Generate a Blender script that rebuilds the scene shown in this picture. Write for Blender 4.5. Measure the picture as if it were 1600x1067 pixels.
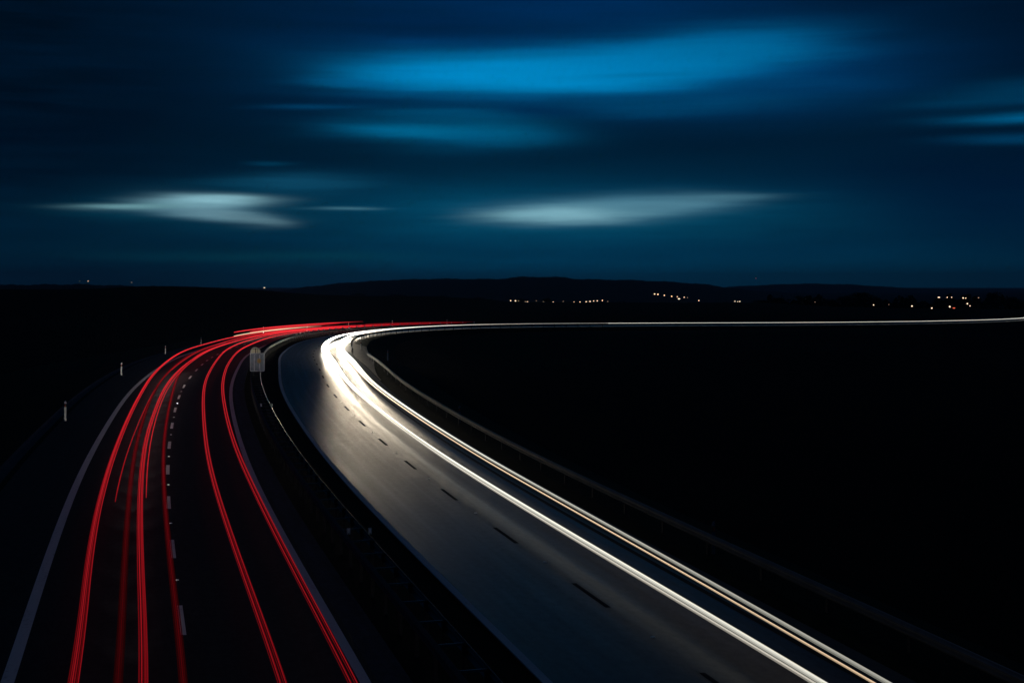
import bpy, bmesh, math, random
import numpy as np
R = math.radians
random.seed(7); rng = np.random.default_rng(7)
for o in list(bpy.data.objects): bpy.data.objects.remove(o)
S = bpy.context.scene
COL = S.collection

# ------------------------------------------------------------------ camera
CAM_H = 8.3
cd = bpy.data.cameras.new("camera"); cam = bpy.data.objects.new("camera", cd); COL.objects.link(cam)
cam.location = (0, 0, CAM_H); cam.rotation_euler = (R(90), 0, 0)
cd.sensor_width = 36; cd.lens = 2084 / 1600 * 36
cd.shift_y = -90.5 / 1600
cd.clip_start = 0.1; cd.clip_end = 60000
S.camera = cam
S.view_settings.view_transform = 'Standard'; S.view_settings.look = 'None'
S.view_settings.exposure = 0; S.view_settings.gamma = 1
S.render.engine = 'CYCLES'
S.cycles.max_bounces = 4; S.cycles.volume_bounces = 0
S.cycles.use_denoising = True

def lin(r, g, b):
    def f(c):
        c = c / 255
        return c / 12.92 if c <= .04045 else ((c + .055) / 1.055) ** 2.4
    return (f(r), f(g), f(b))

# ------------------------------------------------------------------ node helpers
class NT:
    def __init__(s, tree): s.t = tree
    def n(s, typ, **kw):
        nd = s.t.nodes.new(typ)
        for k, v in kw.items(): setattr(nd, k, v)
        return nd
    def put(s, sock, v):
        if hasattr(v, 'is_output') or isinstance(v, bpy.types.NodeSocket): s.t.links.new(v, sock)
        else: sock.default_value = v
    def m(s, op, a, b=0.0, c=0.0, clamp=False):
        nd = s.n('ShaderNodeMath', operation=op, use_clamp=clamp)
        s.put(nd.inputs[0], a); s.put(nd.inputs[1], b)
        if op in ('MULTIPLY_ADD',): s.put(nd.inputs[2], c)
        return nd.outputs[0]
    def mix(s, f, a, b, blend='MIX'):
        nd = s.n('ShaderNodeMix', data_type='RGBA', blend_type=blend)
        s.put(nd.inputs[0], f); s.put(nd.inputs[6], a); s.put(nd.inputs[7], b)
        return nd.outputs[2]
    def noise(s, vec, scale=1, detail=3, rough=.5, dist=0):
        nd = s.n('ShaderNodeTexNoise'); s.t.links.new(vec, nd.inputs['Vector'])
        nd.inputs['Scale'].default_value = scale; nd.inputs['Detail'].default_value = detail
        nd.inputs['Roughness'].default_value = rough; nd.inputs['Distortion'].default_value = dist
        return nd.outputs[0]
    def ramp(s, f, pts):
        nd = s.n('ShaderNodeValToRGB'); s.put(nd.inputs[0], f)
        e = nd.color_ramp.elements
        while len(e) < len(pts): e.new(.5)
        for el, (p, c) in zip(e, pts): el.position = p; el.color = (*c, 1)
        return nd.outputs[0]
    def xyz(s, x, y, z):
        nd = s.n('ShaderNodeCombineXYZ')
        for i, v in enumerate((x, y, z)): s.put(nd.inputs[i], v)
        return nd.outputs[0]

# ------------------------------------------------------------------ world: dusk sky seen through wind-drawn cloud
W = bpy.data.worlds.new("World"); S.world = W; W.use_nodes = True
W.node_tree.nodes.clear(); T = NT(W.node_tree)
tc = T.n('ShaderNodeTexCoord')
sx = T.n('ShaderNodeSeparateXYZ'); W.node_tree.links.new(tc.outputs['Generated'], sx.inputs[0])
az = T.m('ARCTAN2', sx.outputs[0], sx.outputs[1])
el0 = T.m('ARCSINE', sx.outputs[2])
sv = T.xyz(T.m('MULTIPLY', az, 2.6), T.m('MULTIPLY', el0, 26), 0.3)
n1 = T.noise(sv, 1.0, 4, .5)
sv2 = T.xyz(T.m('MULTIPLY', az, 9), T.m('MULTIPLY', el0, 110), 4.1)
n2 = T.noise(sv2, 1.0, 3, .55)
n4 = T.noise(T.xyz(T.m('MULTIPLY', az, 14), T.m('MULTIPLY', el0, 300), 6.6), 1.0, 3, .6)
sv3 = T.xyz(T.m('MULTIPLY', az, 4.5), T.m('MULTIPLY', el0, 60), 9.7)
n3 = T.noise(sv3, 1.0, 3, .5)
el = T.m('ADD', el0, T.m('MULTIPLY', T.m('SUBTRACT', n1, .5), .010))
el = T.m('ADD', el, T.m('MULTIPLY', T.m('SUBTRACT', n2, .5), .0035))
azd = T.m('ADD', az, T.m('MULTIPLY', T.m('SUBTRACT', n3, .5), .09))

def pa(x): return math.atan((x - 800) / 2084)
def pe(y): return math.atan((443 - y) / 2084)
PX = 1 / 2084
base = T.ramp(T.m('MULTIPLY', el0, 4.0), [      # elevation 0 .. 14 degrees and beyond
    (0.00, lin(0, 42, 64)), (0.06, lin(0, 41, 65)), (0.15, lin(0, 38, 62)), (0.28, lin(0, 31, 54)),
    (0.42, lin(0, 28, 50)), (0.62, lin(0, 30, 58)), (0.85, lin(0, 29, 57)), (1.0, lin(0, 23, 45))])
col = base
def blob(cx, cy, rx, up, dn, c, k=1.0, slope=0.0, soft=1.0, left=None):
    """a soft streak of brighter or darker sky, given by its direction; slope lifts its right end"""
    global col
    u = T.m('SUBTRACT', azd, pa(cx))
    v = T.m('SUBTRACT', T.m('SUBTRACT', el, pe(cy)), T.m('MULTIPLY', u, slope))
    if left: uu = T.m('MAXIMUM', T.m('MULTIPLY', u, 1 / (rx * PX)), T.m('MULTIPLY', u, -1 / (left * PX)))
    else: uu = T.m('MULTIPLY', u, 1 / (rx * PX))
    vv = T.m('MAXIMUM', T.m('MULTIPLY', v, 1 / (up * PX)), T.m('MULTIPLY', v, -1 / (dn * PX)))
    d = T.m('SQRT', T.m('ADD', T.m('MULTIPLY', uu, uu), T.m('MULTIPLY', vv, vv)))
    m = T.m('EXPONENT', T.m('MULTIPLY', T.m('POWER', d, 2.3 / soft ** .5), -2.6 * soft))
    m = T.m('MULTIPLY', m, k)
    m = T.m('MULTIPLY', m, T.m('MULTIPLY', T.m('ADD', .55, T.m('MULTIPLY', n3, .70)), T.m('ADD', .22, T.m('ADD', T.m('MULTIPLY', n2, .95), T.m('MULTIPLY', n4, .75)))), clamp=True)
    col = T.mix(m, col, (*lin(*c), 1))
# broad tone
blob(0, 120, 620, 420, 420, (0, 13, 28), .9)
blob(1640, 30, 420, 330, 330, (0, 14, 32), .8)
blob(60, 470, 420, 110, 60, (0, 14, 30), .75)
blob(1500, 330, 420, 140, 90, (0, 20, 50), .6)
blob(900, 380, 620, 130, 110, (0, 64, 97), .85)
blob(700, 330, 330, 70, 80, (0, 62, 92), .6)
blob(880, 20, 520, 90, 140, (0, 44, 90), .8)
# thin brighter streaks low in the sky
blob(420, 401, 330, 14, 12, (4, 60, 78), .8)
blob(250, 392, 300, 20, 22, (0, 40, 60), .5)
blob(470, 288, 150, 22, 26, (14, 74, 104), .8)
blob(395, 261, 60, 5, 5, (0, 60, 90), .7)
blob(1180, 395, 400, 34, 40, (0, 52, 82), .5)
# the big blue gap
blob(930, 110, 560, 90, 90, (0, 62, 114), .85, .02)
blob(1200, 120, 330, 60, 90, (0, 58, 108), .6, .02)
blob(720, 122, 330, 46, 26, (0, 124, 184), .95, .01, left=260)
blob(780, 118, 330, 44, 34, (0, 136, 200), .75)
blob(900, 126, 300, 56, 30, (0, 140, 204), .9, .02)
blob(1040, 96, 300, 54, 48, (0, 124, 184), .9, .06)
blob(1130, 84, 210, 40, 40, (0, 98, 150), .55, .04)
blob(860, 88, 190, 12, 9, (0, 84, 134), .45, .03)
blob(700, 92, 120, 8, 7, (0, 86, 134), .5)
blob(1010, 122, 150, 7, 6, (0, 92, 142), .5, .03)
blob(560, 131, 130, 9, 8, (0, 92, 146), .6)
blob(700, 66, 150, 14, 14, (0, 60, 112), .5)
# lower strands
blob(1040, 166, 300, 24, 26, (0, 70, 112), .75, .02)
blob(1230, 138, 180, 14, 12, (0, 62, 106), .55)
blob(700, 208, 230, 50, 40, (0, 78, 118), .9)
blob(640, 209, 190, 17, 15, (0, 106, 152), .7, left=130)
blob(750, 212, 140, 28, 22, (0, 92, 134), .6)
blob(690, 180, 180, 11, 12, (0, 84, 128), .6)
blob(680, 150, 260, 9, 9, (0, 66, 108), .5)
blob(470, 170, 130, 7, 7, (0, 64, 106), .85, .02)
blob(850, 176, 120, 16, 12, (0, 36, 74), .7)
# right edge
blob(1590, 168, 230, 30, 22, (0, 62, 98), .85, .03)
blob(1620, 201, 190, 13, 13, (0, 100, 150), .85, .01)
blob(1600, 233, 160, 11, 10, (0, 66, 106), .6)
# white lit cloud, left
blob(330, 330, 250, 44, 46, (10, 74, 100), .6)
blob(325, 326, 100, 15, 24, (84, 132, 152), .9, -.05)
blob(345, 337, 78, 27, 18, (108, 152, 168), 1, -.11, 1, left=125)
blob(380, 346, 48, 16, 10, (98, 136, 150), .85, -.1)
blob(325, 314, 115, 9, 15, (145, 198, 212), 1, .01)
blob(225, 326, 105, 7, 8, (104, 152, 162), .85, .03)
blob(540, 325, 75, 5, 5, (70, 124, 144), .8)
# white lit cloud, right
blob(932, 338, 480, 52, 50, (4, 84, 116), .8)
blob(822, 335, 150, 7, 13, (112, 164, 178), .95, .03, left=130)
blob(957, 328, 200, 27, 24, (94, 152, 174), .95, .035)
blob(887, 336, 150, 21, 17, (144, 200, 216), .85, .01)
blob(1057, 320, 140, 18, 16, (88, 142, 164), .8, .02)
blob(1122, 310, 120, 8, 8, (70, 118, 138), .75)
col = T.mix(T.m('MULTIPLY', T.m('SUBTRACT', n1, .45, clamp=True), 1.1), col, (*lin(0, 10, 30), 1))
bg = T.n('ShaderNodeBackground'); T.put(bg.inputs[0], col); bg.inputs[1].default_value = 1.0
wo = T.n('ShaderNodeOutputWorld'); W.node_tree.links.new(bg.outputs[0], wo.inputs[0])

# faint last light from the cloud cover
sd = bpy.data.lights.new("dusk_sun", 'SUN'); sd.energy = 0.02; sd.angle = R(30); sd.color = (1, .95, .9)
sun = bpy.data.objects.new("dusk_sun", sd); COL.objects.link(sun); sun.rotation_euler = (R(40), 0, R(160))

# ------------------------------------------------------------------ road frame: (s along, d to the right) -> world
X0, TH0 = -2.38372619, -0.19074734
KN = list(range(0, 420, 24)) + [540]
KV = [-0.00724446, 0.00032386, 0.00135352, 0.00063429, 0.00219277, -0.0003232, 0.00170056, 0.00148687, 0.00315119,
      0.00566567, 0.00786575, 0.00919327, 0.00940307, 0.00794472, 0.00482596, 0.00083241, -0.00271479, -0.00448403, -0.00297563]
KV = KV[:len(KN)]
ss = np.arange(0, 640, 1.0)
kk = np.interp(ss, KN, KV)
th = TH0 + np.concatenate([[0], np.cumsum((kk[1:] + kk[:-1]) / 2)])
ddx, ddy = np.sin(th), np.cos(th)
PXs = X0 + np.concatenate([[0], np.cumsum((ddx[1:] + ddx[:-1]) / 2)])
PYs = 10 + np.concatenate([[0], np.cumsum((ddy[1:] + ddy[:-1]) / 2)])
PZs = np.interp(ss, [0, 60, 120, 170, 220, 280, 350, 540], [0, 0, .44388, -.41584, -.77443, -1.04625, -1.84201, -4.04847])
ker = np.ones(27) / 27
PZs = np.convolve(np.pad(PZs, 13, mode='edge'), ker, 'valid')
PEs = .04643 - .02563 * np.clip(ss, 0, 200) / 100
bk = np.arange(-40, 0, 1.0)                                  # straight on behind the start
s_all = np.concatenate([bk, ss])
def ext(a, slope): return np.concatenate([a[0] + bk * slope, a])
TX, TY = ext(PXs, ddx[0]), ext(PYs, ddy[0])
TZ, TE = ext(PZs, 0), ext(PEs, 0)
DX, DY = ext(ddx, 0), ext(ddy, 0)
def road(s, d, h=0.0):
    f = lambda A: float(np.interp(s, s_all, A))
    return (f(TX) + d * f(DY), f(TY) - d * f(DX), f(TZ) - f(TE) * d + h)
def heading(s): return math.atan2(float(np.interp(s, s_all, DX)), float(np.interp(s, s_all, DY)))

# ------------------------------------------------------------------ materials
def mat(name, colr, rough=.8, spec=.3, metal=0.0, var=.25, scale=3.0, bump=0.0, coord='Object'):
    m = bpy.data.materials.new(name); m.use_nodes = True; t = NT(m.node_tree)
    b = m.node_tree.nodes['Principled BSDF']
    tcn = t.n('ShaderNodeTexCoord'); v = tcn.outputs[coord]
    nz = t.noise(v, scale, 5, .6)
    c2 = tuple(x * (1 - var) for x in colr); c3 = tuple(min(1, x * (1 + var)) for x in colr)
    t.put(b.inputs['Base Color'], t.ramp(nz, [(.3, c2), (.7, c3)]))
    t.put(b.inputs['Roughness'], t.m('ADD', rough - .08, t.m('MULTIPLY', nz, .16), clamp=True))
    b.inputs['Specular IOR Level'].default_value = spec; b.inputs['Metallic'].default_value = metal
    if bump:
        bp = t.n('ShaderNodeBump'); bp.inputs['Strength'].default_value = bump; bp.inputs['Distance'].default_value = .02
        t.put(bp.inputs['Height'], nz); m.node_tree.links.new(bp.outputs[0], b.inputs['Normal'])
    return m

def asphalt_mat(name, base, rough, spec):
    """grain, wheel tracks and patches laid out in road coordinates (u = across, v = along, in metres)"""
    m = bpy.data.materials.new(name); m.use_nodes = True; t = NT(m.node_tree)
    b = m.node_tree.nodes['Principled BSDF']
    uv = t.n('ShaderNodeUVMap'); sp = t.n('ShaderNodeSeparateXYZ'); m.node_tree.links.new(uv.outputs[0], sp.inputs[0])
    u, v = sp.outputs[0], sp.outputs[1]
    fine = t.noise(t.xyz(u, t.m('MULTIPLY', v, .6), 0), 4.0, 8, .8)
    mid = t.noise(t.xyz(t.m('MULTIPLY', u, 2.2), t.m('MULTIPLY', v, .35), 2), 1.0, 5, .65)
    streak = t.noise(t.xyz(t.m('MULTIPLY', u, 3.0), t.m('MULTIPLY', v, .03), 5), 1.0, 4, .6)
    wide = t.noise(t.xyz(t.m('MULTIPLY', u, .5), t.m('MULTIPLY', v, .08), 8), 1.0, 3, .5)
    f = t.m('ADD', t.m('MULTIPLY', fine, .45), t.m('ADD', t.m('MULTIPLY', mid, .3), t.m('MULTIPLY', streak, .25)))
    t.put(b.inputs['Base Color'], t.ramp(f, [(.36, tuple(x * .5 for x in base)), (.5, base), (.64, tuple(x * 1.8 for x in base))]))
    rr = t.m('ADD', rough, t.m('ADD', t.m('MULTIPLY', t.m('SUBTRACT', streak, .5), .22), t.m('MULTIPLY', t.m('SUBTRACT', mid, .5), .14)), clamp=True)
    t.put(b.inputs['Roughness'], rr)
    t.put(b.inputs['Specular IOR Level'], t.m('MULTIPLY', t.m('MAXIMUM', .08, t.m('ADD', -.6, t.m('ADD', t.m('MULTIPLY', fine, 2.1), t.m('MULTIPLY', t.m('ADD', wide, mid), .55)))), spec))
    bp = t.n('ShaderNodeBump'); bp.inputs['Strength'].default_value = .18; bp.inputs['Distance'].default_value = .012
    hh = t.noise(t.xyz(u, v, 3), 22.0, 4, .7)
    t.put(bp.inputs['Height'], t.m('ADD', t.m('MULTIPLY', hh, .7), t.m('MULTIPLY', fine, .6)))
    m.node_tree.links.new(bp.outputs[0], b.inputs['Normal'])
    return m

def paint_mat(name, base, spec):
    m = bpy.data.materials.new(name); m.use_nodes = True; t = NT(m.node_tree)
    b = m.node_tree.nodes['Principled BSDF']
    uv = t.n('ShaderNodeUVMap'); sp = t.n('ShaderNodeSeparateXYZ'); m.node_tree.links.new(uv.outputs[0], sp.inputs[0])
    n = t.noise(t.xyz(sp.outputs[0], sp.outputs[1], 0), 7.0, 6, .75)
    n2_ = t.noise(t.xyz(t.m('MULTIPLY', sp.outputs[0], 4), t.m('MULTIPLY', sp.outputs[1], .3), 1), 1.0, 4, .6)
    f = t.m('ADD', t.m('MULTIPLY', n, .6), t.m('MULTIPLY', n2_, .4))
    t.put(b.inputs['Base Color'], t.ramp(f, [(.32, tuple(x * .45 for x in base)), (.46, tuple(x * .9 for x in base)), (.7, base)]))
    b.inputs['Roughness'].default_value = .95; b.inputs['Specular IOR Level'].default_value = spec
    return m

def trail_mat(name, colr, core):
    m = bpy.data.materials.new(name); m.use_nodes = True; nt = m.node_tree; nt.nodes.clear(); t = NT(nt)
    at = t.n('ShaderNodeAttribute', attribute_name='glow')
    em = t.n('ShaderNodeEmission')
    c = t.mix(t.m('MULTIPLY', at.outputs['Fac'], .18, clamp=True), (*colr, 1), (*core, 1))
    t.put(em.inputs[0], c); t.put(em.inputs[1], at.outputs['Fac'])
    o = t.n('ShaderNodeOutputMaterial'); nt.links.new(em.outputs[0], o.inputs[0])
    return m
def lamp_mat(name, colr, st):
    m = bpy.data.materials.new(name); m.use_nodes = True; nt = m.node_tree; nt.nodes.clear(); t = NT(nt)
    em = t.n('ShaderNodeEmission'); em.inputs[0].default_value = (*colr, 1); em.inputs[1].default_value = st
    o = t.n('ShaderNodeOutputMaterial'); nt.links.new(em.outputs[0], o.inputs[0]); return m

M = dict(
    asphalt_l=asphalt_mat('asphalt_dark', (.014, .014, .016), .70, .12),
    asphalt_r=asphalt_mat('asphalt_worn', (.030, .024, .019), .37, .15),
    shoulder=asphalt_mat('asphalt_shoulder', (.022, .022, .024), .60, .25),
    strip=asphalt_mat('concrete_strip', (.036, .05, .066), .85, .1),
    paint=paint_mat('white_road_paint', (.75, .75, .74), .1),
    paint_m=paint_mat('sky_tinted_paint', (.55, .60, .68), .03),  # white paint tinted blue for the sky light on it
    paint_r=paint_mat('backlit_road_paint', (.03, .032, .038), .02),  # white paint coloured near black, as it looks against headlit asphalt
    grass=mat('dark_grass', (.012, .014, .008), .95, .05, var=.5, scale=1.4, bump=.8),
    earth=mat('ploughed_earth', (.010, .009, .007), .97, .03, var=.5, scale=.25, bump=.8),
    hill=mat('wooded_hill', (.018, .022, .016), .95, .05, var=.5, scale=.01),
    shoulder_pale=mat('pale_shoulder', (.30, .28, .25), .8, .3, var=.25, scale=2, bump=.3),
    gravel=mat('pale_gravel', (.22, .20, .17), .9, .2, var=.4, scale=3, bump=.5),
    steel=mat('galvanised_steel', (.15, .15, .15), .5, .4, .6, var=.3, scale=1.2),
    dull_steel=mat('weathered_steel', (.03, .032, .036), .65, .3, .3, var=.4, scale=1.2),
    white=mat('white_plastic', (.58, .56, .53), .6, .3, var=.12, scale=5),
    dark_blue=mat('dark_blue_plastic', (.07, .10, .15), .7, .2, var=.3, scale=5),  # darker, bluer plastic for some of the guide posts
    mirror=mat('prismatic_reflector', (.95, .95, .93), .16, .5, 1.0, var=.04, scale=9),
    black=mat('black_plastic', (.02, .02, .02), .6, .3, scale=5),
    red_ref=mat('red_reflector', (.55, .06, .03), .4, .5, scale=9),
    refl=mat('clear_reflector', (.95, .93, .88), .3, .5, var=.05, scale=9),
    sign_grey=mat('grey_sign_back', (.32, .40, .46), .55, .4, .2, var=.35, scale=2.5),
    sign_rim=mat('sign_rim', (.72, .78, .82), .4, .5, .3, var=.15, scale=4),
    sign_pale=mat('cream_sign_face', (.95, .88, .62), .5, .4, var=.15, scale=4),
    sign_yellow=mat('yellow_blur', (.70, .48, .16), .6, .3, var=.3, scale=8),
    bark=mat('bark', (.02, .016, .012), .9, .1, scale=2),
    leaf=mat('dark_foliage', (.02, .024, .012), .9, .1, var=.5, scale=.4),
    red=trail_mat('tail_light_red', (1.0, .018, .035), (1.0, .12, .10)),
    white_t=trail_mat('headlight_white', (1.0, .93, .78), (1.0, .93, .80)),
    grey_t=trail_mat('headlight_cool', (.96, .94, .80), (1.0, .96, .88)),
    warm_t=trail_mat('headlight_warm', (1.0, .70, .42), (1.0, .85, .68)),
    lamp=lamp_mat('street_lamp_light', (1.0, .70, .46), 2.0),
    lamp_dim=lamp_mat('dim_lamp_light', (1.0, .62, .42), .9),
    lamp_red=lamp_mat('red_lamp_light', (1.0, .14, .07), 1.0),
)

# ------------------------------------------------------------------ object helpers
def tag(o, label=None, cat=None, group=None, kind=None):
    if label: o['label'] = label
    if cat: o['category'] = cat
    if group: o['group'] = group
    if kind: o['kind'] = kind
    return o
def link(o, parent=None):
    COL.objects.link(o)
    if parent is not None: o.parent = parent
    return o
def empty(name, loc=(0, 0, 0), rz=0):
    o = bpy.data.objects.new(name, None); o.empty_display_size = .2
    o.location = loc; o.rotation_euler = (0, 0, rz); return link(o)
def obj(name, V, F, m, parent=None, smooth=False, uv=None):
    me = bpy.data.meshes.new(name); me.from_pydata([tuple(map(float, v)) for v in V], [], [tuple(map(int, f)) for f in F]); me.update()
    if m is not None: me.materials.append(m)
    if smooth: me.polygons.foreach_set('use_smooth', [True] * len(me.polygons))
    if uv is not None:
        l = me.uv_layers.new(name='UVMap')
        vi = np.zeros(len(me.loops), int); me.loops.foreach_get('vertex_index', vi)
        l.data.foreach_set('uv', np.asarray(uv, float)[vi].ravel())
    return link(bpy.data.objects.new(name, me), parent)
class MB:
    def __init__(s): s.V = []; s.F = []
    def add(s, V, F):
        b = len(s.V); s.V += [tuple(v) for v in V]; s.F += [tuple(i + b for i in f) for f in F]; return s
    def box(s, c, size, rz=0):
        x, y, z = [k / 2 for k in size]; co, si = math.cos(rz), math.sin(rz)
        V = [(c[0] + a * x * co - b * y * si, c[1] + a * x * si + b * y * co, c[2] + k * z) for k in (-1, 1) for b in (-1, 1) for a in (-1, 1)]
        return s.add(V, [(0, 2, 3, 1), (4, 5, 7, 6), (0, 1, 5, 4), (2, 6, 7, 3), (0, 4, 6, 2), (1, 3, 7, 5)])
    def tube(s, pts, rad, n=8, cap=True):
        V = []; F = []
        P = [np.array(p, float) for p in pts]
        for i, p in enumerate(P):
            t = P[min(i + 1, len(P) - 1)] - P[max(i - 1, 0)]; t /= np.linalg.norm(t)
            a = np.cross(t, (0, 0, 1)) if abs(t[2]) < .95 else np.cross(t, (1, 0, 0)); a /= np.linalg.norm(a); b = np.cross(a, t)
            r = rad[i] if hasattr(rad, '__len__') else rad
            for k in range(n):
                q = 2 * math.pi * k / n; V.append(tuple(p + r * (math.cos(q) * a + math.sin(q) * b)))
        for i in range(len(P) - 1):
            for k in range(n): F.append((i * n + k, i * n + (k + 1) % n, (i + 1) * n + (k + 1) % n, (i + 1) * n + k))
        if cap: F += [tuple(range(n))[::-1], tuple((len(P) - 1) * n + k for k in range(n))]
        return s.add(V, F)
    def build(s, name, m, parent=None, smooth=False): return obj(name, s.V, s.F, m, parent, smooth)
def copy_tree(o, parent=None):
    c = o.copy(); COL.objects.link(c)
    if parent is not None: c.parent = parent
    for ch in list(o.children): copy_tree(ch, c)
    return c

# ------------------------------------------------------------------ setting: terrain
def pix_z(y, dist): return CAM_H - (y - 443) / 2084 * dist
SKY_X = [-600, 0, 80, 150, 200, 270, 330, 400, 440, 500, 560, 680, 760, 800, 1000, 1200, 1300, 1450, 1600, 2200]
SKY_Y = [456, 452, 452, 451, 448.5, 447, 449, 453, 457, 461, 463, 464, 469, 474, 475, 475, 482, 485, 485, 486]
def crest_z(x, y):
    if y <= 1: return 0.0
    u = 800 + 2084 * x / y
    return pix_z(float(np.interp(u, SKY_X, SKY_Y)), 640)
road_xy = np.stack([TX, TY], 1)
def terrain_z(x, y):
    r = math.hypot(x, y)
    d2 = (road_xy[:, 0] - x) ** 2 + (road_xy[:, 1] - y) ** 2
    i = int(d2.argmin()); dist = math.sqrt(d2[i])
    side = (x - TX[i]) * DY[i] - (y - TY[i]) * DX[i]
    # crest ring at 640 m, then down into the valley
    base = -1.2 + .1 * math.sin(x / 37) * math.cos(y / 29)
    c = crest_z(x, y)
    a = max(0, min(1, (r - 330) / 310)); a = a * a * (3 - 2 * a)
    z = base * (1 - a) + c * a
    if r > 640:
        q = min(1, (r - 640) / 1500); q = q * q * (3 - 2 * q); z = c * (1 - q) + (-52) * q
    z += (.25 * math.sin(x / 11 + y / 17) if 60 < r < 640 else 0) * min(1, max(0, (dist - 40) / 60))
    rz = TZ[i] - TE[i] * max(-7, min(17, side))
    w = max(0, min(1, (dist - 24) / 45)); w = w * w * (3 - 2 * w)
    z = (rz - .75) * (1 - w) + z * w
    return z
V = []; F = []
rad = [0.5] + [6 * 1.055 ** k for k in range(170)]
rad = [r for r in rad if r < 26000] + [26000]
NA = 300
angs = [(-1.25 + 2.5 * k / NA) for k in range(NA + 1)]
back = [1.25 + (2 * math.pi - 2.5) * k / 40 for k in range(1, 40)]
A_all = angs + back; na = len(A_all)
for r in rad:
    for a in A_all: 
        x, y = r * math.sin(a), r * math.cos(a)
        z = terrain_z(x, y); 
        if r > 3000: z = -52 - (r - 3000) / 23000 * 20
        V.append((x, y, z))
for i in range(len(rad) - 1):
    for k in range(na): F.append((i * na + k, i * na + (k + 1) % na, (i + 1) * na + (k + 1) % na, (i + 1) * na + k))
tag(obj('ground', V, F, M['earth'], smooth=True), kind='structure')

# hills beyond the valley: ridge height by bearing
def hill(name, tab, r0, r1, rp, lo, hi, m, floor=-60):
    V = []; F = []; NX = 150; NR = 26
    xs = [lo + (hi - lo) * k / NX for k in range(NX + 1)]
    px, py = zip(*tab)
    for j in range(NR + 1):
        r = r0 + (r1 - r0) * j / NR
        q = (r - r0) / (rp - r0) if r <= rp else (r1 - r) / (r1 - rp)
        q = q * q * (3 - 2 * q)
        for xk in xs:
            a = math.atan((xk - 800) / 2084)
            top = CAM_H - (float(np.interp(xk, px, py)) - 443) / 2084 * rp * math.cos(a)
            top += 1.6 * math.sin(xk * .11) + 1.2 * math.sin(xk * .37 + 1)
            z = floor + (top - floor) * q + 5 * math.sin(xk * .05 + r * .004) * q * (1 - q)
            V.append((r * math.sin(a), r * math.cos(a), z))
    for j in range(NR):
        for k in range(NX): F.append((j * (NX + 1) + k, j * (NX + 1) + k + 1, (j + 1) * (NX + 1) + k + 1, (j + 1) * (NX + 1) + k))
    return tag(obj(name, V, F, m, smooth=True), kind='structure')
hill('hill', [(380, 470), (430, 456), (480, 448), (540, 441.5), (620, 437), (680, 435.5), (780, 436), (812, 432.5), (880, 433), (900, 436), (1000, 438),
     (1060, 441), (1110, 445), (1140, 450), (1180, 454), (1240, 458), (1300, 463), (1400, 470)], 3600, 9500, 6800, 360, 1420, M['hill'])
hill('hill', [(1000, 470), (1080, 452), (1150, 447.5), (1200, 445), (1260, 443), (1330, 444.5), (1400, 449), (1480, 453), (1560, 455), (1700, 460), (1800, 470)],
     9800, 15000, 12000, 980, 1800, M['hill'], -80)
hill('hill', [(-400, 470), (-200, 449), (-60, 446), (60, 444.5), (120, 444), (200, 446.5), (330, 449), (430, 455), (520, 470)], 3000, 7000, 5200, -420, 540, M['hill'])

# ------------------------------------------------------------------ setting: carriageways
def ribbon(name, prof, m, s0=-38, s1=560, step=2.0, kind='structure', skirt=0):
    """prof: list of (d, h); swept along the road"""
    V = []; F = []; UV = []
    sl = list(np.arange(s0, s1 + .01, step)); k = len(prof)
    for s in sl:
        for d, h in prof: V.append(road(s, d, h)); UV.append((d, s))
    for i in range(len(sl) - 1):
        for j in range(k - 1): F.append((i * k + j, i * k + j + 1, (i + 1) * k + j + 1, (i + 1) * k + j))
    return tag(obj(name, V, F, m, uv=UV), kind=kind)
ribbon('left_carriageway', [(-6.3, 0), (-3.0, 0), (0, 0), (3.9, 0)], M['asphalt_l'])
ribbon('inner_shoulder', [(3.9, 0), (4.62, -.01), (4.62, -.3)], M['strip'])
ribbon('verge', [(-6.3, -.01), (-6.62, -.06)], M['grass'])
ribbon('drain_channel', [(-6.62, -.06), (-6.75, -.13), (-7.05, -.13), (-7.2, -.05)], M['strip'])
ribbon('verge', [(-7.2, -.05), (-9, -.1), (-14, -.5), (-24, -1.4)], M['grass'])
ribbon('median', [(4.62, -.06), (5.0, -.10), (5.5, -.14), (6.2, -.12), (7.36, -.08)], M['grass'])
ribbon('right_carriageway', [(7.36, -.3), (7.36, 0), (9.0, 0), (11.3, 0), (14.95, 0)], M['asphalt_r'])
ribbon('outer_shoulder', [(14.95, 0), (15.9, -.02), (15.9, -.3)], M['shoulder'], -38, 160)
ribbon('outer_shoulder', [(14.95, 0), (15.9, -.02), (15.9, -.3)], M['shoulder_pale'], 160, 560)  # same shoulder, paler surface from here on
ribbon('verge', [(15.9, -.05), (16.8, .02), (18, .0), (19.5, -.3), (24, -1.3), (32, -2.4)], M['grass'])
# painted lines: thin sheets 4 mm above the asphalt
def line(name, d, w, m, s0=-30, s1=520):
    return ribbon(name, [(d - w / 2, .004), (d + w / 2, .004)], m, s0, s1, 2.0)
line('edge_line', -3.6, .27, M['paint'])
line('edge_line', 3.62, .24, M['paint'])
line('edge_line', 7.50, .22, M['paint_m'])
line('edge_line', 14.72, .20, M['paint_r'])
def dashes(name, d, w, starts, ln, m):
    V = []; F = []; UV = []
    for s0 in starts:
        n = 3; b = len(V)
        for k in range(n + 1):
            s = s0 + ln * k / n
            for e in (-w / 2, w / 2): V.append(road(s, d + e, .004)); UV.append((d + e, s))
        for k in range(n): F.append((b + 2 * k, b + 2 * k + 1, b + 2 * k + 3, b + 2 * k + 2))
    return tag(obj(name, V, F, m, uv=UV), kind='structure')
P_D = 9.16
dashes('lane_dashes', 0, .15, [22.2 - 5 * P_D + .0 + k * P_D for k in range(58)], 3.0, M['paint'])
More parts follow.
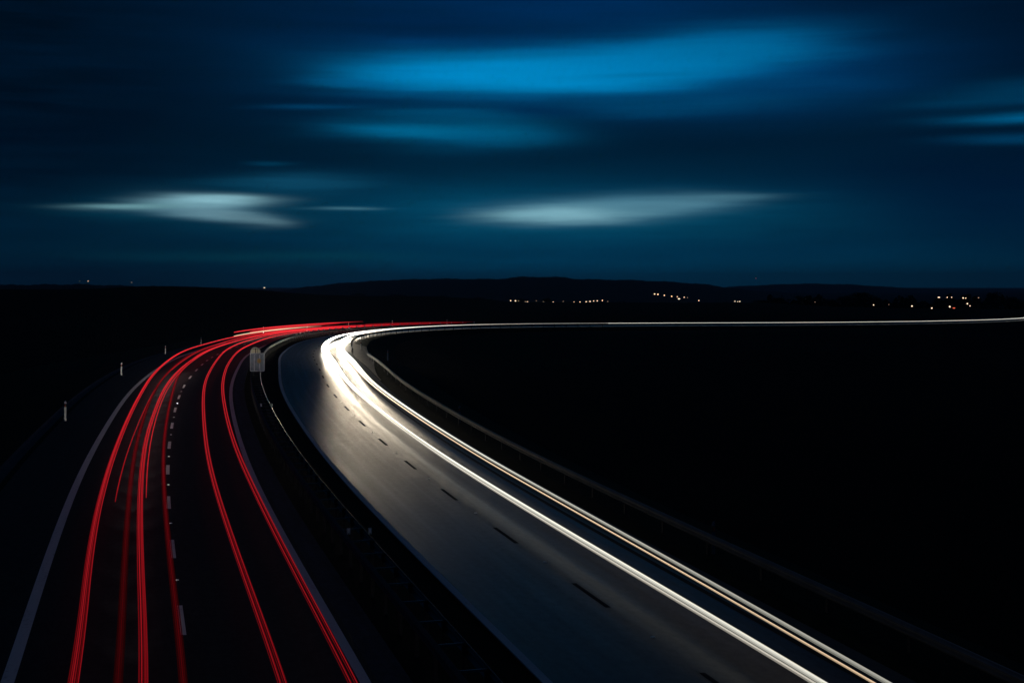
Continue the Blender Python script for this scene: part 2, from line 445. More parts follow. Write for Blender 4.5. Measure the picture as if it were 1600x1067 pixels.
dashes('lane_dashes', 11.22, .15, [14.6 - 4 * P_D + k * P_D for k in range(57)], 3.0, M['paint_r'])

# haze over the land
HZ = MB().box((0, 7500, 60), (44000, 46000, 300)).build('haze', None)
hm = bpy.data.materials.new('haze_air'); hm.use_nodes = True; hm.node_tree.nodes.clear(); t = NT(hm.node_tree)
pv = t.n('ShaderNodeVolumePrincipled'); pv.inputs['Color'].default_value = (.75, .85, 1, 1); pv.inputs['Density'].default_value = 3.5e-5
ho = t.n('ShaderNodeOutputMaterial'); hm.node_tree.links.new(pv.outputs[0], ho.inputs['Volume'])
HZ.data.materials.append(hm); tag(HZ, kind='stuff', label='thin even haze lying over the whole valley', cat='haze')

# ------------------------------------------------------------------ light trails (glowing tubes along the paths of passing lamps, at lamp height over the lanes)
def fan(c, w, n, gain=1.0, dh=0.0, edge=.3):
    """n thin strands side by side across width w, brightest in the middle"""
    out = []
    for i in range(n):
        q = (i - (n - 1) / 2) / max(1, (n - 1) / 2)
        out.append((c + q * w / 2, dh + .03 * (1 - abs(q)), w / n * .62, gain * (edge + (1 - edge) * math.exp(-2.2 * q * q))))
    return out
def swell(s): return float(np.interp(s, [60, 95, 125, 150, 195, 240, 300, 560], [1, 1.4, 2.5, 3.1, 2.8, 1.8, 1.5, 2.0]))  # widens headlight strands at the bend to imitate lens glare
def trail(name, label, group, tab, fil, m, glow, s0, s1, h=.75, step=1.5, cat='light trail'):
    """tab: (s, d) path; fil: (dd, dh, radius, gain) filaments; glow: (s, strength)"""
    ts, td = zip(*tab); gs, gv = zip(*glow)
    sl = np.arange(s0, s1 + .01, step)
    dl = np.interp(sl, ts, td); n = 9
    if len(sl) > n: dl = np.convolve(np.pad(dl, n // 2, mode='edge'), np.ones(n) / n, 'valid')
    mb = MB(); gl = []
    for (a, b, r, g) in fil:
        rr = []
        for i, s in enumerate(sl):
            e = min(1, (i + 1) / 3, (len(sl) - i) / (14 if 170 < s0 and s1 < 320 else 3)); rr.append(r * e ** .5 * (swell(s) if 'head' in name else float(np.interp(s, [20, 60, 110, 190, 260], [.68, .75, .85, 1.5, 1.8]))))
            gl += [float(np.interp(s, gs, gv)) * g] * 8
        mb.tube([road(s, d + a * (swell(s) if 'head' in name and abs(a) < .2 else 1), h + b) for s, d in zip(sl, dl)], rr, 8)
    o = mb.build(name, m, smooth=True)
    at = o.data.attributes.new('glow', 'FLOAT', 'POINT'); at.data.foreach_set('value', gl)
    return tag(o, label, cat, group)
GR, GW = 'red tail light trails on the left carriageway', 'white headlight trails on the right carriageway'
gr = lambda k: [(10, .21 * k), (25, .36 * k), (45, .62 * k), (100, 1.0 * k), (160, 1.3 * k), (240, 1.6 * k), (275, .35 * k), (310, .1 * k)]
S0 = -32
trail('tail_light_trail', 'wide bright red light trail nearest the left edge line, outermost over the left lane', GR,
      [(-40, -2.1), (16, -2.16), (31, -2.34), (55, -2.27), (86, -2.3), (101, -2.5), (150, -3.0), (200, -2.9), (320, -2.4)],
      fan(-.02, .15, 5, 1, edge=.25) + [(.085, 0, .016, .9)], M['red'], gr(.85), S0, 300)
trail('tail_light_trail', 'short thin red trail ending beside the wide leftmost one', GR,
      [(37, -1.84), (64, -1.64), (92, -1.5), (126, -1.25), (200, -1.3), (300, -1.2)], [(0, 0, .030, 1)], M['red'], gr(.42), 37.5, 290)
trail('tail_light_trail', 'faint dark red trail second from the left at the bottom edge', GR,
      [(-40, -1.38), (16, -1.38), (40, -1.37), (75, -1.5), (130, -1.45), (300, -1.5)], fan(0, .15, 5, 1, edge=.2), M['red'], gr(.17), S0, 250)
trail('tail_light_trail', 'thick bright red trail running down the middle of the left lane', GR,
      [(-40, -.9), (16, -.91), (33, -.99), (58, -1.04), (88, -.9), (105, -.76), (126, -.5), (169, -.3), (196, .2), (300, .2)],
      fan(-.03, .10, 3, 1, edge=.4) + fan(.06, .07, 2, .8, edge=.6), M['red'], gr(.85), S0, 300)
trail('tail_light_trail', 'short red trail ending close against the thick middle one', GR,
      [(38, -.80), (58, -.80), (75, -.76), (93, -.6), (130, -.2), (200, .1), (300, .0)], [(0, .06, .028, 1)], M['red'], gr(.65), 38, 290)
trail('tail_light_trail', 'faint dark red trail brushing the white lane dashes', GR,
      [(-40, -.18), (16, -.19), (43, -.17), (67, -.21), (83, -.26), (101, -.52), (140, -.7), (300, -.7)], fan(0, .14, 5, 1, edge=.2), M['red'], gr(.22), S0, 250)
trail('tail_light_trail', 'double red trail just right of the white lane dashes', GR,
      [(-40, 1.64), (16, 1.64), (43, 1.69), (62, 1.78), (105, 1.76), (132, 1.6), (172, 1.2), (190, 1.4), (300, 1.5)],
      fan(-.05, .06, 3, 1, edge=.4) + fan(.055, .06, 3, .9, edge=.4), M['red'], gr(.95), S0, 285)
trail('tail_light_trail', 'double red trail hugging the white line beside the median', GR,
      [(-40, 2.98), (16, 2.97), (40, 3.08), (66, 3.06), (98, 3.04), (112, 2.94), (139, 3.0), (178, 3.0), (300, 3.0)],
      fan(-.06, .06, 3, .9, edge=.4) + fan(.06, .055, 3, 1, edge=.4), M['red'], gr(.95), S0, 285)
for dd, hh, k, a, b, m_, lab in [(-2.75, 1.5, 1.6, 197, 268, 'red', 'topmost far red streak on the distant bend'),
                          (-1.35, 1.35, 1.4, 203, 256, 'red', 'far red streak starting just under the topmost one'),
                          (-2.0, 1.08, 1.5, 192, 250, 'warm_t', 'pale orange streak among the far red trails'),
                          (.6, 1.0, 1.2, 205, 262, 'red', 'lowest of the short far red streaks on the bend'),
                          (-2.6, .9, .35, 268, 305, 'red', 'dim red streak fading out beyond the bend')]:
    trail('tail_light_trail', lab, GR, [(180, dd), (320, dd + .2)], [(0, 0, .045, 1), (.12, .05, .035, .6)], M[m_], [(190, k * .6), (225, k), (b - 12, k * .7), (b, k * .08)], a, b, hh)
# headlights: left and right lamp of the cars in the outer lane, glow built in brightest where the lamps face the bridge
gw = lambda k: [(-30, .62 * k), (20, .78 * k), (40, 1.05 * k), (60, 1.3 * k), (90, 2.6 * k), (120, 5.5 * k), (150, 11 * k), (180, 14 * k), (210, 8 * k), (235, 3.2 * k), (265, 1.9 * k), (320, 1.7 * k), (560, 1.5 * k)]
p1 = [(-40, 12.54), (23, 12.55), (50, 12.57), (86, 12.6), (104, 12.7), (180, 12.7), (230, 12.9), (320, 13.3), (560, 13.2)]
p2 = [(-40, 13.77), (14, 13.77), (23, 14.08), (37, 14.3), (60, 14.42), (101, 14.42), (150, 14.5), (230, 14.4), (320, 14.3), (560, 14.2)]
white_a = trail('headlight_trail', 'broad white light trail nearest the dark lane dashes', GW, p1,
      fan(-.03, .15, 5, 1, edge=.35), M['grey_t'], gw(1.2), S0, 555, .66)
trail('headlight_trail', 'thin cream trail hugging the dash side of the broad white one', GW, p1,
      [(-.145, -.02, .022, 1), (-.21, -.03, .012, .45)], M['white_t'], gw(.75), S0, 300, .64)
white_b = trail('headlight_trail', 'broad greyish white trail nearest the outer guard rail', GW, p2,
      fan(.03, .14, 5, 1, edge=.3), M['grey_t'], [(s, v * (.62 if s < 60 else 1)) for s, v in gw(.9)], S0, 555, .68)
trail('headlight_trail', 'thin orange trail beside the broad outer white one', GW, p2,
      [(-.085, -.04, .024, 1), (-.125, -.04, .012, .45)], M['warm_t'], gw(1.0), S0, 300, .62)

# the beams those lamps throw: forward along the lane, dipped
def beams(parent, d_of, s_list, w_of, direction, colr, h=.65, tilt=3.0, size=62, rad=.09):
    for s in s_list:
        ld = bpy.data.lights.new('headlight_beam', 'SPOT'); ld.energy = w_of(s); ld.color = colr
        ld.spot_size = R(size); ld.spot_blend = 1.0; ld.shadow_soft_size = rad
        o = bpy.data.objects.new('headlight_beam', ld)
        th_ = heading(s) + (math.pi if direction < 0 else 0)
        o.location = road(s, d_of(s), h); o.rotation_euler = (R(90 - tilt), 0, -th_)
        link(o, parent)
f1 = lambda s: float(np.interp(s, *zip(*p1)))
f2 = lambda s: float(np.interp(s, *zip(*p2)))
BW = (1, .84, .62)
spots = list(np.arange(24, 60, 2.5)) + list(np.arange(60, 150, 2.0)) + list(np.arange(150, 216, 3.0)) + list(np.arange(216, 300, 8.0))
we = lambda s: float(np.interp(s, [20, 60, 100, 150, 200, 216, 300], [1.2, 10, 84, 280, 480, 600, 450]))
beams(white_a, f1, spots, we, -1, BW, tilt=1.0, size=33, rad=.2)
beams(white_b, f2, [s + 1 for s in spots], we, -1, BW, tilt=1.0, size=33, rad=.2)
# left carriageway cars light the road ahead of them, away from the bridge
left_host = [o for o in COL.objects if o.name.startswith('tail_light_trail')][0]
beams(left_host, lambda s: -1.2, range(-14, 300, 4), lambda s: float(np.interp(s, [0, 30, 45, 80, 96, 110, 180, 196, 290], [200, 220, 1100, 2000, 3600, 220, 300, 5000, 5000])), 1, (1, .93, .84), tilt=.6, size=38, rad=.2)

# ------------------------------------------------------------------ guard rails
def wbeam_profile():
    return [(0, .155), (.035, .13), (.08, .085), (.08, .055), (.02, .015), (.02, -.015), (.08, -.055), (.08, -.085), (.035, -.13), (0, -.155)]
def rail_beam(parent, d, h, side, s0, s1, m, name='beam', drop=0):
    prof = wbeam_profile(); V = []; F = []; k = len(prof); sl = list(np.arange(s0, s1 + .01, 1.0))
    T2 = .006
    for s in sl:
        q = drop * max(0, 1 - (s1 - s) / 8) if drop else 0
        for a, b in prof: V.append(road(s, d + side * a, h + b - q))
        for a, b in reversed(prof): V.append(road(s, d + side * (a - T2), h + b - q))
    k2 = 2 * k
    for i in range(len(sl) - 1):
        for j in range(k2): F.append((i * k2 + j, i * k2 + (j + 1) % k2, (i + 1) * k2 + (j + 1) % k2, (i + 1) * k2 + j))
    F += [tuple(range(k2)), tuple((len(sl) - 1) * k2 + j for j in range(k2))]
    return obj(name, V, F, m, parent)
def local_box(mb, s, d, h, size): return mb.box(road(s, d, h), size, -heading(s))
# median double rail
gm = empty('guard_rail', road(60, 5.5, -.1))
def keep_world(o, root):
    o.parent = root; o.matrix_parent_inverse = root.matrix_basis.inverted(); return o
tag(gm, 'double steel guard rail with ladder-like cross bars down the dark median', 'guard rail')
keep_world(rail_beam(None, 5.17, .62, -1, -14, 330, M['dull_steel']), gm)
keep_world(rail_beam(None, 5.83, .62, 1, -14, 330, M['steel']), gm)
# folded top flange on the right hand beam catches the headlights
keep_world(ribbon('rail_cap', [(5.81, .777), (5.83, .781), (5.85, .777)], M['dull_steel'], -14, 330, 2, kind=None), gm)
st = list(np.arange(-12, 328, 2.0))
order = [s for s in st if s >= 2]
near, far = order[:50], [s for s in st if s not in order[:50]]
pb = MB().box((0, 0, .28), (.08, .12, .86)); pb.box((0, 0, .62), (.13, .10, .2)); pme = pb.build('post', M['dull_steel'])
cb = MB().box((0, 0, 0), (.60, .055, .05)).build('cross_bar', M['steel'])
first = True
for s in near:
    for d in (5.17, 5.83):
        o = pme if first else pme.copy()
        if not first: COL.objects.link(o)
        first = False
        o.location = road(s, d, -.0); o.rotation_euler = (0, 0, -heading(s)); keep_world(o, gm)
for i, s in enumerate(order[:100]):
    o = cb if i == 0 else cb.copy()
    if i: COL.objects.link(o)
    o.location = road(s, 5.5, .70); o.rotation_euler = (0, 0, -heading(s)); keep_world(o, gm)
mb = MB(); mc = MB()
for s in far:
    for d in (5.17, 5.83): local_box(mb, s, d, .28, (.08, .12, .86))
for s in [s for s in st if s not in order[:100]]: local_box(mc, s, 5.5, .70, (.60, .055, .05))
tag(keep_world(mb.build('post', M['dull_steel']), gm), kind='stuff'); tag(keep_world(mc.build('cross_bar', M['steel']), gm), kind='stuff')
# outer guard rails of the right carriageway
def outer_rail(s0, s1, d, label, m, step=4.0):
    g = empty('guard_rail', road(s0, d, -.1)); tag(g, label, 'guard rail', 'guard rails beyond the right carriageway')
    keep_world(rail_beam(None, d, .60, -1, s0, s1, m), g)
    keep_world(ribbon('rail_cap', [(d - .03, .757), (d, .763), (d + .03, .757)], m, s0, s1, 2, kind=None), g)
    # bull-nose terminal
    nb = MB(); pr = wbeam_profile(); V = []; F = []
    for e_s, sg in ((s1, 1),):
        K = 7
        for i in range(K):
            a = math.pi * i / (K - 1)
            for (p_, q_) in pr: V.append(road(e_s + .22 * math.sin(a), d + .16 - .16 * math.cos(a) - (0.0), .60 + q_))
        for i in range(K - 1):
            for j in range(len(pr) - 1): F.append((i * len(pr) + j, i * len(pr) + j + 1, (i + 1) * len(pr) + j + 1, (i + 1) * len(pr) + j))
    keep_world(obj('end_cap', V, F, m, None), g)
    p0 = None
    for s in np.arange(s0 + .5, s1, step):
        if p0 is None:
            q = MB().box((.06, 0, .22), (.07, .13, .98)); q.box((.0, 0, .6), (.10, .10, .2)); o = p0 = q.build('post', M['dull_steel'])
        else: o = p0.copy(); COL.objects.link(o)
        o.location = road(s, d + .05, 0); o.rotation_euler = (0, 0, -heading(s)); keep_world(o, g)
    return g
outer_rail(-14, 136, 17.0, 'long steel guard rail along the outside of the right carriageway, ending at the gap', M['steel'])
outer_rail(152, 330, 15.85, 'brightly lit far guard rail inside the bend, past the gap', M['steel'])

# pale gravel where the rail is interrupted
V = []; F = []; UV = []
sl = list(np.arange(104, 190, 1.0)); dl = [15.92, 16.4, 16.8, 17.4, 18.0]
for s in sl:
    e = min(1, (s - 104) / 45, (190 - s) / 16); e = e * e * (3 - 2 * e)
    for d in dl: V.append(road(s, 15.92 + (d - 15.92) * (.05 + .95 * e), .035)); UV.append((d, s))
k = len(dl)
for i in range(len(sl) - 1):
    for j in range(k - 1): F.append((i * k + j, i * k + j + 1, (i + 1) * k + j + 1, (i + 1) * k + j))
tag(obj('gravel_pullout', V, F, M['gravel'], uv=UV), kind='structure')

# ------------------------------------------------------------------ guide posts
def guide_post(name, label, group, s, d, h=1.15, w=.13, lean=0.0, m='white'):
    g = empty(name, road(s, d, -.08), -heading(s)); tag(g, label, 'guide post', group)
    g.rotation_euler[1] = lean
    V = []; F = []; n = 8; lv = [(0, 1), (h * .92, 1), (h, .75)]
    for z, k_ in lv:
        for i in range(n):
            a = 2 * math.pi * i / n; V.append((w / 2 * k_ * math.cos(a), .05 * k_ * math.sin(a), z + (0.03 * math.cos(a) if z == h else 0)))
    for j in range(len(lv) - 1):
        for i in range(n): F.append((j * n + i, j * n + (i + 1) % n, (j + 1) * n + (i + 1) % n, (j + 1) * n + i))
    F.append(tuple(2 * n + i for i in range(n)))
    obj('shaft', V, F, M[m], g)
    bd = MB(); nn = 8
    bv = [(w / 2 * 1.05 * math.cos(2 * math.pi * i / nn), .055 * math.sin(2 * math.pi * i / nn), z) for z in (h * .72, h * .88) for i in range(nn)]
    bd.add(bv, [(i, (i + 1) % nn, nn + (i + 1) % nn, nn + i) for i in range(nn)]).build('black_band', M['black'], g)
    MB().box((0, -.062, h * .80), (.05, .012, h * .11)).build('reflector', M['red_ref'], g)
    return g
GP = 'guide posts along the left verge'
guide_post('guide_post', 'tall white guide post nearest the camera on the left verge', GP, 71.7, -6.1, 1.25, .14)
guide_post('guide_post', 'white guide post second nearest on the left verge', GP, 108.2, -5.85, 1.15)
guide_post('guide_post', 'white guide post third along the left verge, short of the bend', GP, 153.4, -6.2, 1.05)
guide_post('guide_post', 'small white guide post where the red trails start to bunch', GP, 191.4, -6.7, 1.0)
for s, lab in ((232, 'tiny guide post above the left end of the far red trails'), (252, 'tiny guide post above the right end of the far red trails'),
               (268, 'tiny guide post just past the far red trails'), (283, 'tiny guide post beyond the bend, second past the red trails'), (300, 'rightmost tiny guide post beyond the bend')):
    guide_post('guide_post', lab, GP, s, -6.4, 1.5, .2)
GQ = 'guide posts behind the outer guard rail'
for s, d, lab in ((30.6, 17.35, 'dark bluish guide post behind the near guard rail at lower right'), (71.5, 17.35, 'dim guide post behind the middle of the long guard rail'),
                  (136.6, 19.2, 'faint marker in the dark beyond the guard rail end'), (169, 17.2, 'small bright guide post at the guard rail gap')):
    guide_post('guide_post', lab, GQ, s, d, 1.15, .13, 0, 'white' if s > 160 else 'dark_blue')

# rail-top delineators on the median
def rail_marker(s, d, label):
    g = empty('rail_marker', road(s, d, .78), -heading(s)); tag(g, label, 'reflector', 'reflector plates on the median rail')
    MB().box((0, 0, .03), (.03, .03, .12)).build('bracket', M['dull_steel'], g)
    bm_ = bmesh.new(); bmesh.ops.create_cube(bm_, size=1)
    for v in bm_.verts: v.co = (v.co.x * .11, v.co.y * .03, v.co.z * .2 + .15)
    bmesh.ops.bevel(bm_, geom=bm_.edges[:], offset=.008, segments=2, affect='EDGES')
    me = bpy.data.meshes.new('plate'); bm_.to_mesh(me); bm_.free(); me.materials.append(M['white'])
    link(bpy.data.objects.new('plate', me), g)
    MB().box((0, -.018, .16), (.06, .008, .11)).build('reflector', M['refl'], g)
rail_marker(30.4, 5.17, 'pale plate on the left median rail, nearest pair')
rail_marker(30.4, 5.83, 'pale plate on the right median rail, nearest pair')
rail_marker(72.6, 5.22, 'small plate on the left median rail below the sign')
rail_marker(72.6, 5.86, 'small plate on the right median rail below the sign')
# row of small reflectors on the far median rail
rb = MB(); nb_ = 10; rows_ = 6; Vr = []; Fr = []
for j in range(rows_ + 1):
    ph = math.pi * j / rows_
    for i in range(nb_):
        a = 2 * math.pi * i / nb_; Vr.append((.15 * math.sin(ph) * math.cos(a), .07 * math.sin(ph) * math.sin(a), .15 * math.cos(ph)))
for j in range(rows_):
    for i in range(nb_): Fr.append((j * nb_ + i, (j + 1) * nb_ + i, (j + 1) * nb_ + (i + 1) % nb_, j * nb_ + (i + 1) % nb_))
rb.add(Vr, Fr); rb.tube([(0, 0, -.24), (0, 0, -.1)], .02, 6)
r0 = rb.build('rail_reflector', M['refl'], smooth=True)
for i, s in enumerate(np.arange(204, 300, 4.0)):
    o = r0 if i == 0 else r0.copy()
    if i: COL.objects.link(o)
    o.location = road(s, 5.83, 1.0); o.rotation_euler = (0, 0, -heading(s))
    tag(o, 'tiny bright reflector in the row along the far median rail', 'reflector', 'row of reflectors on the far median rail')

# road studs between the dashes
sb = bmesh.new(); bmesh.ops.create_cube(sb, size=1)
for v in sb.verts:
    k_ = .7 if v.co.z > 0 else 1; v.co = (v.co.x * .11 * k_, v.co.y * .10 * k_, v.co.z * .02 + .014)
sme = bpy.data.meshes.new('road_stud'); sb.to_mesh(sme); sb.free(); sme.materials.append(M['refl'])
for i in range(8):
    s = 22.2 + 6.05 + (i - 0) * P_D
    o = link(bpy.data.objects.new('road_stud', sme)); o.location = road(s, .02, 0); o.rotation_euler = (0, 0, -heading(s))
    tag(o, 'small pale road stud set between two lane dashes of the left carriageway', 'road stud', 'road studs between the left lane dashes')
for i in range(8):
    s = 14.6 + 6.05 + i * P_D
    o = link(bpy.data.objects.new('road_stud', sme)); o.location = road(s, 11.26, 0); o.rotation_euler = (0, 0, -heading(s))
    tag(o, 'small pale road stud set between two dark dashes of the right carriageway', 'road stud', 'road studs between the right lane dashes')

# ------------------------------------------------------------------ median sign
SS = 103.0
sp = road(SS, 5.62, -.12); sg = empty('road_sign', sp, -.12)
tag(sg, 'grey rectangular sign under a round-topped cream sign on the median', 'sign')
def rrect(w, h, r, n=5):
    P = []
    for cx, cz, a0 in ((w / 2 - r, h / 2 - r, 0), (-w / 2 + r, h / 2 - r, 90), (-w / 2 + r, -h / 2 + r, 180), (w / 2 - r, -h / 2 + r, 270)):
        for i in range(n): a = R(a0 + 90 * i / (n - 1)); P.append((cx + r * math.cos(a), cz + r * math.sin(a)))
    return P
def plate(outline, y0, y1, c):
    n = len(outline); V = [(c[0] + x, c[1] + y0, c[2] + z) for x, z in outline] + [(c[0] + x, c[1] + y1, c[2] + z) for x, z in outline]
    F = [tuple(range(n)), tuple(range(2 * n - 1, n - 1, -1))] + [(i, n + i, n + (i + 1) % n, (i + 1) % n) for i in range(n)]
    return V, F
def ring(out, inn, y0, y1, c):
    n = len(out); V = []
    for L_ in (out, inn):
        for y in (y0, y1): V += [(c[0] + x, c[1] + y, c[2] + z) for x, z in L_]
    F = []
    for i in range(n):
        j = (i + 1) % n
        F += [(i, j, n + j, n + i), (2 * n + i, 3 * n + i, 3 * n + j, 2 * n + j), (i, 2 * n + i, 2 * n + j, j), (n + i, n + j, 3 * n + j, 3 * n + i)]
    return V, F
PW, PH, PC = 1.24, 1.52, (0, 0, 1.66)
obj('panel', *plate(rrect(PW, PH, .09), -.02, .02, PC), M['sign_grey'], sg)
obj('rim', *ring(rrect(PW, PH, .09), rrect(PW - .10, PH - .10, .06), -.045, -.02, PC), M['sign_rim'], sg)
for x in (-.24, .22): MB().box((x, -.05, 1.60), (.07, .06, 1.36)).build('mounting_rail', M['sign_rim'], sg)
obj('yellow_patch', *plate([(.17 * math.cos(2 * math.pi * i / 20), .2 * math.sin(2 * math.pi * i / 20)) for i in range(20)], -.09, -.082, (.18, 0, 1.78)), M['sign_yellow'], sg)  # yellow patch built in place of a ghosted lens reflection
for x in (-.24, .22): MB().tube([(x, .06, 0), (x, .06, 2.4)], .035, 10).build('post', M['dull_steel'], sg)
arch = [(.44, -.3)] + [(.44 * math.cos(math.pi * i / 18), .44 * math.sin(math.pi * i / 18)) for i in range(19)] + [(-.44, -.3)]
arch_in = [(.38, -.27)] + [(.38 * math.cos(math.pi * i / 18), .38 * math.sin(math.pi * i / 18)) for i in range(19)] + [(-.38, -.27)]
AC = (-.17, .0, 2.48)
obj('arched_face', *plate(arch, .028, .05, AC), M['sign_pale'], sg)
obj('arched_rim', *ring(arch, arch_in, .0, .028, AC), M['white'], sg)
tb = MB().box((AC[0] + .01, .018, AC[2] + .12), (.06, .012, .46)); tb.box((AC[0], .018, AC[2] + .275), (.42, .012, .035)); tb.box((AC[0] + .2, .018, AC[2] + .1), (.03, .012, .3))
tb.build('symbol', M['black'], sg)

# ------------------------------------------------------------------ distant trees
def tree(px, ytop, ybase, dist, wpx, label, seed):
    rg = random.Random(seed); a = math.atan((px - 800) / 2084)
    x, y = dist * (px - 800) / 2084, dist
    zt = pix_z(ytop, dist); zg = terrain_z(x, y) - .5
    Ht = zt - zg; wd = wpx / 2084 * dist / 2
    g = empty('tree', (x, y, zg)); tag(g, label, 'tree', 'dark trees on the distant skyline')
    tr = MB(); tr.tube([(0, 0, 0), (.1, 0, Ht * .3), (.2, .1, Ht * .6), (.1, 0, Ht * .85)], [Ht * .035, Ht * .028, Ht * .018, Ht * .006], 7)
    for k in range(7):
        q = rg.uniform(0, 6.28); z0 = Ht * rg.uniform(.3, .65)
        tr.tube([(.1, 0, z0), (wd * .4 * math.cos(q), wd * .4 * math.sin(q), z0 + Ht * .12), (wd * .7 * math.cos(q), wd * .7 * math.sin(q), z0 + Ht * .2)], [Ht * .014, Ht * .009, Ht * .003], 5)
    tr.build('trunk', M['bark'], g)
    cr = MB(); lumps = [(rg.uniform(-.62, .62) * wd, rg.uniform(-.6, .6) * wd, Ht * rg.uniform(.38, .86), rg.uniform(.25, .5)) for _ in range(11)] + [(0, 0, Ht * .8, .4)]
    Vv = []; Ff = []
    for k in range(1500):
        lx, ly, lz, lr = rg.choice(lumps)
        while True:
            v = np.array([rg.uniform(-1, 1) for _ in range(3)])
            if v @ v < 1: break
        c = np.array([lx + v[0] * lr * wd, ly + v[1] * lr * wd, min(Ht, lz + v[2] * lr * min(wd, Ht * .4) * .9)])
        s_ = rg.uniform(.25, .6) * Ht / 14
        e1 = np.array([rg.gauss(0, 1) for _ in range(3)]); e1 /= np.linalg.norm(e1); e2 = np.cross(e1, [rg.gauss(0, 1) for _ in range(3)]); e2 /= np.linalg.norm(e2)
        b = len(Vv); Vv += [tuple(c + s_ * e1), tuple(c + s_ * .6 * e2), tuple(c - s_ * e1), tuple(c - s_ * .6 * e2)]; Ff.append((b, b + 1, b + 2, b + 3))
    obj('crown', Vv, Ff, M['leaf'], g)
TR = [(1350, 455, 900, 52, 'broad dark tree rising highest on the right skyline'), (1322, 460, 900, 34, 'rounded tree left of the highest skyline tree'),
      (1372, 464, 950, 30, 'low tree right of the highest skyline tree'), (1250, 460, 1000, 38, 'flat dark tree left of the right-hand lights'),
      (1222, 465, 1000, 30, 'small tree leftmost of the right-hand skyline trees'), (1292, 467, 950, 34, 'low bushy tree between two taller skyline trees'),
      (1508, 458, 1000, 26, 'narrow dark tree beside the paired right-hand lamps'), (1524, 461, 1000, 20, 'small tree just right of the paired lamps'),
      (1553, 456, 1000, 30, 'rounded tree near the right edge of the skyline'), (1585, 463, 1050, 40, 'wide low tree at the right edge'),
      (1410, 471, 1000, 44, 'low spreading tree between the lone right-hand lamps'), (1450, 473, 1050, 40, 'low tree behind the single bright right-hand lamp'),
      (1478, 468, 1050, 26, 'small tree left of the paired right-hand lamps'),
      (858, 464, 1200, 30, 'dark tree among the village lights in the middle'), (815, 466, 1200, 26, 'dark tree at the left end of the village lights'),
      (1190, 468, 1100, 34, 'low dark tree at the foot of the hill'), (690, 461, 800, 34, 'dark bushy tree on the ridge left of the village lights'),
      (560, 458, 800, 30, 'low tree on the ridge above the bend'), (620, 459, 800, 36, 'wide low tree on the ridge above the bend'), (748, 464, 900, 26, 'small tree beside the two dim village lamps')]
for i, (px, yt, ds, w, lab) in enumerate(TR): tree(px, yt, 0, ds, w, lab, 100 + i)
# low scrub joining them into one dark line
Vv = []; Ff = []
for k in range(9000):
    px = rng.uniform(1200, 1640) if k % 3 else rng.uniform(520, 1200); ds = rng.uniform(860, 1100)
    x = ds * (px - 800) / 2084; zg = terrain_z(x, ds)
    hmax = (5.5 if px > 1200 else 2.5) * (.7 + .4 * math.sin(px * .09) + .3 * math.sin(px * .31)); c = np.array([x, ds, zg + rng.uniform(0, max(1.5, hmax + max(0, pix_z(477, ds) - zg)))])
    if px <= 1200: c[2] = zg + rng.uniform(0, .8) - .4
    s_ = rng.uniform(.6, 1.4); e1 = rng.normal(size=3); e1 /= np.linalg.norm(e1); e2 = np.cross(e1, rng.normal(size=3)); e2 /= np.linalg.norm(e2)
    b = len(Vv); Vv += [tuple(c + s_ * e1), tuple(c + s_ * e2), tuple(c - s_ * e1), tuple(c - s_ * e2)]; Ff.append((b, b + 1, b + 2, b + 3))
tag(obj('undergrowth', Vv, Ff, M['leaf']), 'dark scrub and hedges along the distant skyline', 'undergrowth', kind='stuff')

# ------------------------------------------------------------------ distant lamps
def street_lamp(px, py, dist, rpx, label, m='lamp', group=None, squash=1.0, pole=7.0):
    x = dist * (px - 800) / 2084; z = pix_z(py, dist); r = rpx / 2084 * dist
    g = empty('street_lamp', (x, dist, z - pole)); tag(g, label, 'street lamp', group)
    MB().tube([(0, 0, -2), (0, 0, pole - .2), (0, -.2, pole)], [.16, .10, .07], 6).build('pole', M['dull_steel'], g)
    V = []; F = []; n = 10; rows = 6
    for j in range(rows + 1):
        ph = math.pi * j / rows
        for i in range(n):
            a = 2 * math.pi * i / n; V.append((r * squash * math.sin(ph) * math.cos(a), r * math.sin(ph) * math.sin(a), pole - r * math.cos(ph) * .9))
    for j in range(rows):
        for i in range(n): F.append((j * n + i, j * n + (i + 1) % n, (j + 1) * n + (i + 1) % n, (j + 1) * n + i))
    obj('lamp_head', V, F, M[m], g, True)
c1, c2, c3 = 'village lamps in the valley', 'lamps climbing the hillside', 'lamps among the trees on the right'
L = [(124.5, 439.5, .6, 'lamp_dim', 4800, 1, 'faint lamp beside a brighter one above the left skyline', None), (137.5, 439.5, .85, 'lamp', 4800, 1.7, 'bright lamp of the pair above the left skyline', None),
     (205.5, 441.5, .7, 'lamp_dim', 4800, 2.0, 'lone dim lamp above the left skyline', None), (346, 447, .5, 'lamp_dim', 4500, 1, 'very faint lamp left of two close ones on the left ridge', None),
     (359, 447, .5, 'lamp_dim', 4500, 1, 'very faint lamp on the ridge, right of its twin', None), (413, 449.5, .9, 'lamp', 4500, 3.0, 'wide bright lamp where the left ridge meets the hill', None),
     (1181, 435, .6, 'lamp_red', 6000, 1, 'faint red mast lamp above the hill shoulder', None)]
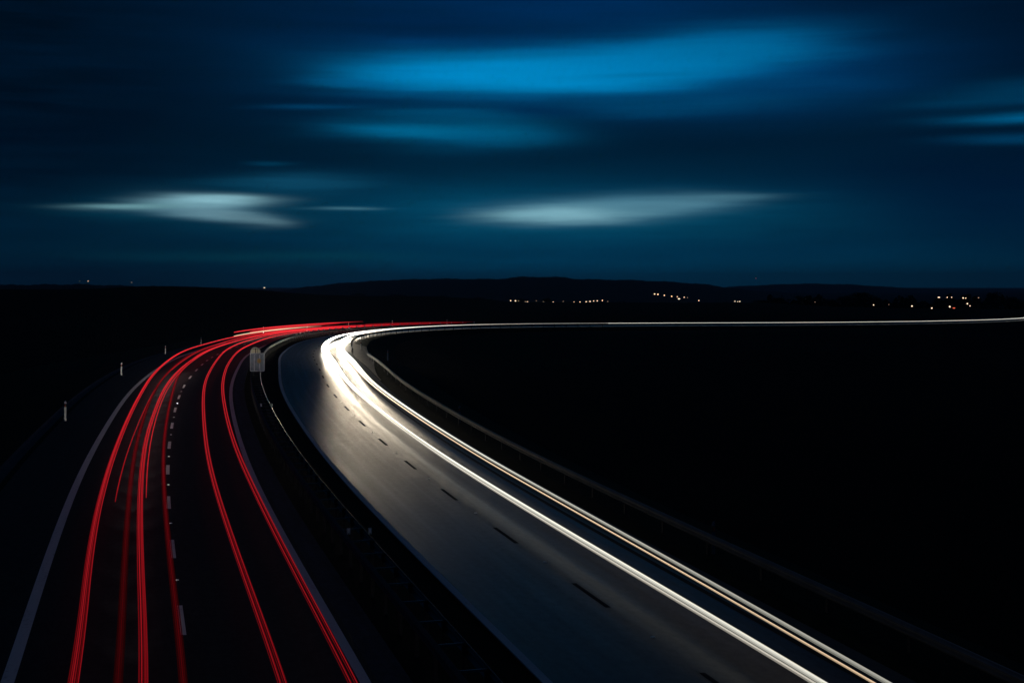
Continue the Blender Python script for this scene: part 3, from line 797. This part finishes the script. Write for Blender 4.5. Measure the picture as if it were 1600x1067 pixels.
for i, (x, y, r) in enumerate([(733.5, 469, .7), (744.7, 469.7, .65), (798, 469.8, .95), (805.5, 470.2, 1.2), (810.3, 470.6, 1.05), (820.3, 471.3, .85), (824, 471.6, .95), (838, 470, .5), (849.5, 471.5, .8),
                               (855.3, 471, 1.1), (864.2, 472, .9), (880, 471, .45), (897, 472.3, 1.0), (906.2, 472.2, 1.2), (916, 471.5, 1.0), (922, 471, 1.1), (927.6, 470.3, .85), (933.3, 470.1, .95),
                               (941.2, 469.5, .95), (931.5, 473.2, .8), (936.8, 473.4, .7), (949.5, 471, .45), (966.3, 473.8, .5), (972, 473.8, .5), (978.3, 473.8, .5), (984, 473.8, .4),
                               (1092, 469.7, .9), (1148.3, 470.8, .8), (1152.7, 471.3, .7), (1156, 471, .9)]):
    L.append((x, y, r, 'lamp' if r > .6 else 'lamp_dim', 2600, 1, None, c1))
for i, (x, y, r, q) in enumerate([(1022.8, 459.5, 1.15, 1), (1028, 460, 1.15, 1), (1038, 461.5, .95, 1), (1049.5, 463, .95, 1), (1058.3, 463.7, .8, 1), (1061, 467, .95, 2.2), (1069, 464.6, .8, 1), (1074.3, 465, .5, 1)]):
    L.append((x, y, r, 'lamp' if r > .6 else 'lamp_dim', 4300, q, None, c2))
RL = [(1273.5, 472, .5, 'lamp_dim', 1, 'faint lone lamp left of the highest skyline tree'), (1365, 476.5, .95, 'lamp', 1, 'lamp at the foot of the highest skyline tree'),
      (1366, 481, .5, 'lamp_dim', 1, 'faint lamp directly under the one by the tallest tree'), (1389, 476, .5, 'lamp_dim', 1, 'faint lamp between the tallest tree and the bright lone lamp'),
      (1425, 478.3, 1.25, 'lamp', 1, 'bright lone orange lamp in the dark right field'), (1456, 481.5, 1.15, 'lamp', 1, 'lowest bright lamp in the right field'),
      (1484, 479.2, 1.35, 'lamp', 1, 'bright lamp with a red glow beside it'), (1490.5, 481.3, .9, 'lamp_red', 2.4, 'dull red light beside a bright lamp'),
      (1467, 464.7, .9, 'lamp', 2.2, 'wide lamp cluster on the right skyline'), (1480, 464.6, .8, 'lamp', 1, 'lamp left of its twin on the right skyline'),
      (1487, 464.6, .8, 'lamp', 1, 'lamp right of its twin on the right skyline'), (1505, 465.6, 1.05, 'lamp', 1.2, 'brightest of the skyline lamps before the narrow tree'),
      (1509, 466, .7, 'lamp', 1.4, 'small lamp touching the brightest skyline lamp'), (1511.5, 474.5, 1.3, 'lamp', .8, 'tall bright lamp below the narrow tree'),
      (1515.6, 478, .85, 'lamp', 1, 'small lamp just under the tall bright one'), (1529, 465.3, .5, 'lamp_dim', 2, 'faint wide lamp near the right edge')]
for x, y, r, m_, q, lab in RL: L.append((x, y, r, m_, 820, q, lab, c3))
for (x, y, r, m_, ds, q, lab, grp) in L:
    if lab is None:
        if grp == c1:
            lab = 'village lamp shining in the valley in front of the hill'
        else: lab = 'lamp in the short row climbing the hillside'
    street_lamp(x, y, ds, r * (.95 if ds < 2000 or 2500 < ds < 4400 else .58), lab, m_, grp, q)
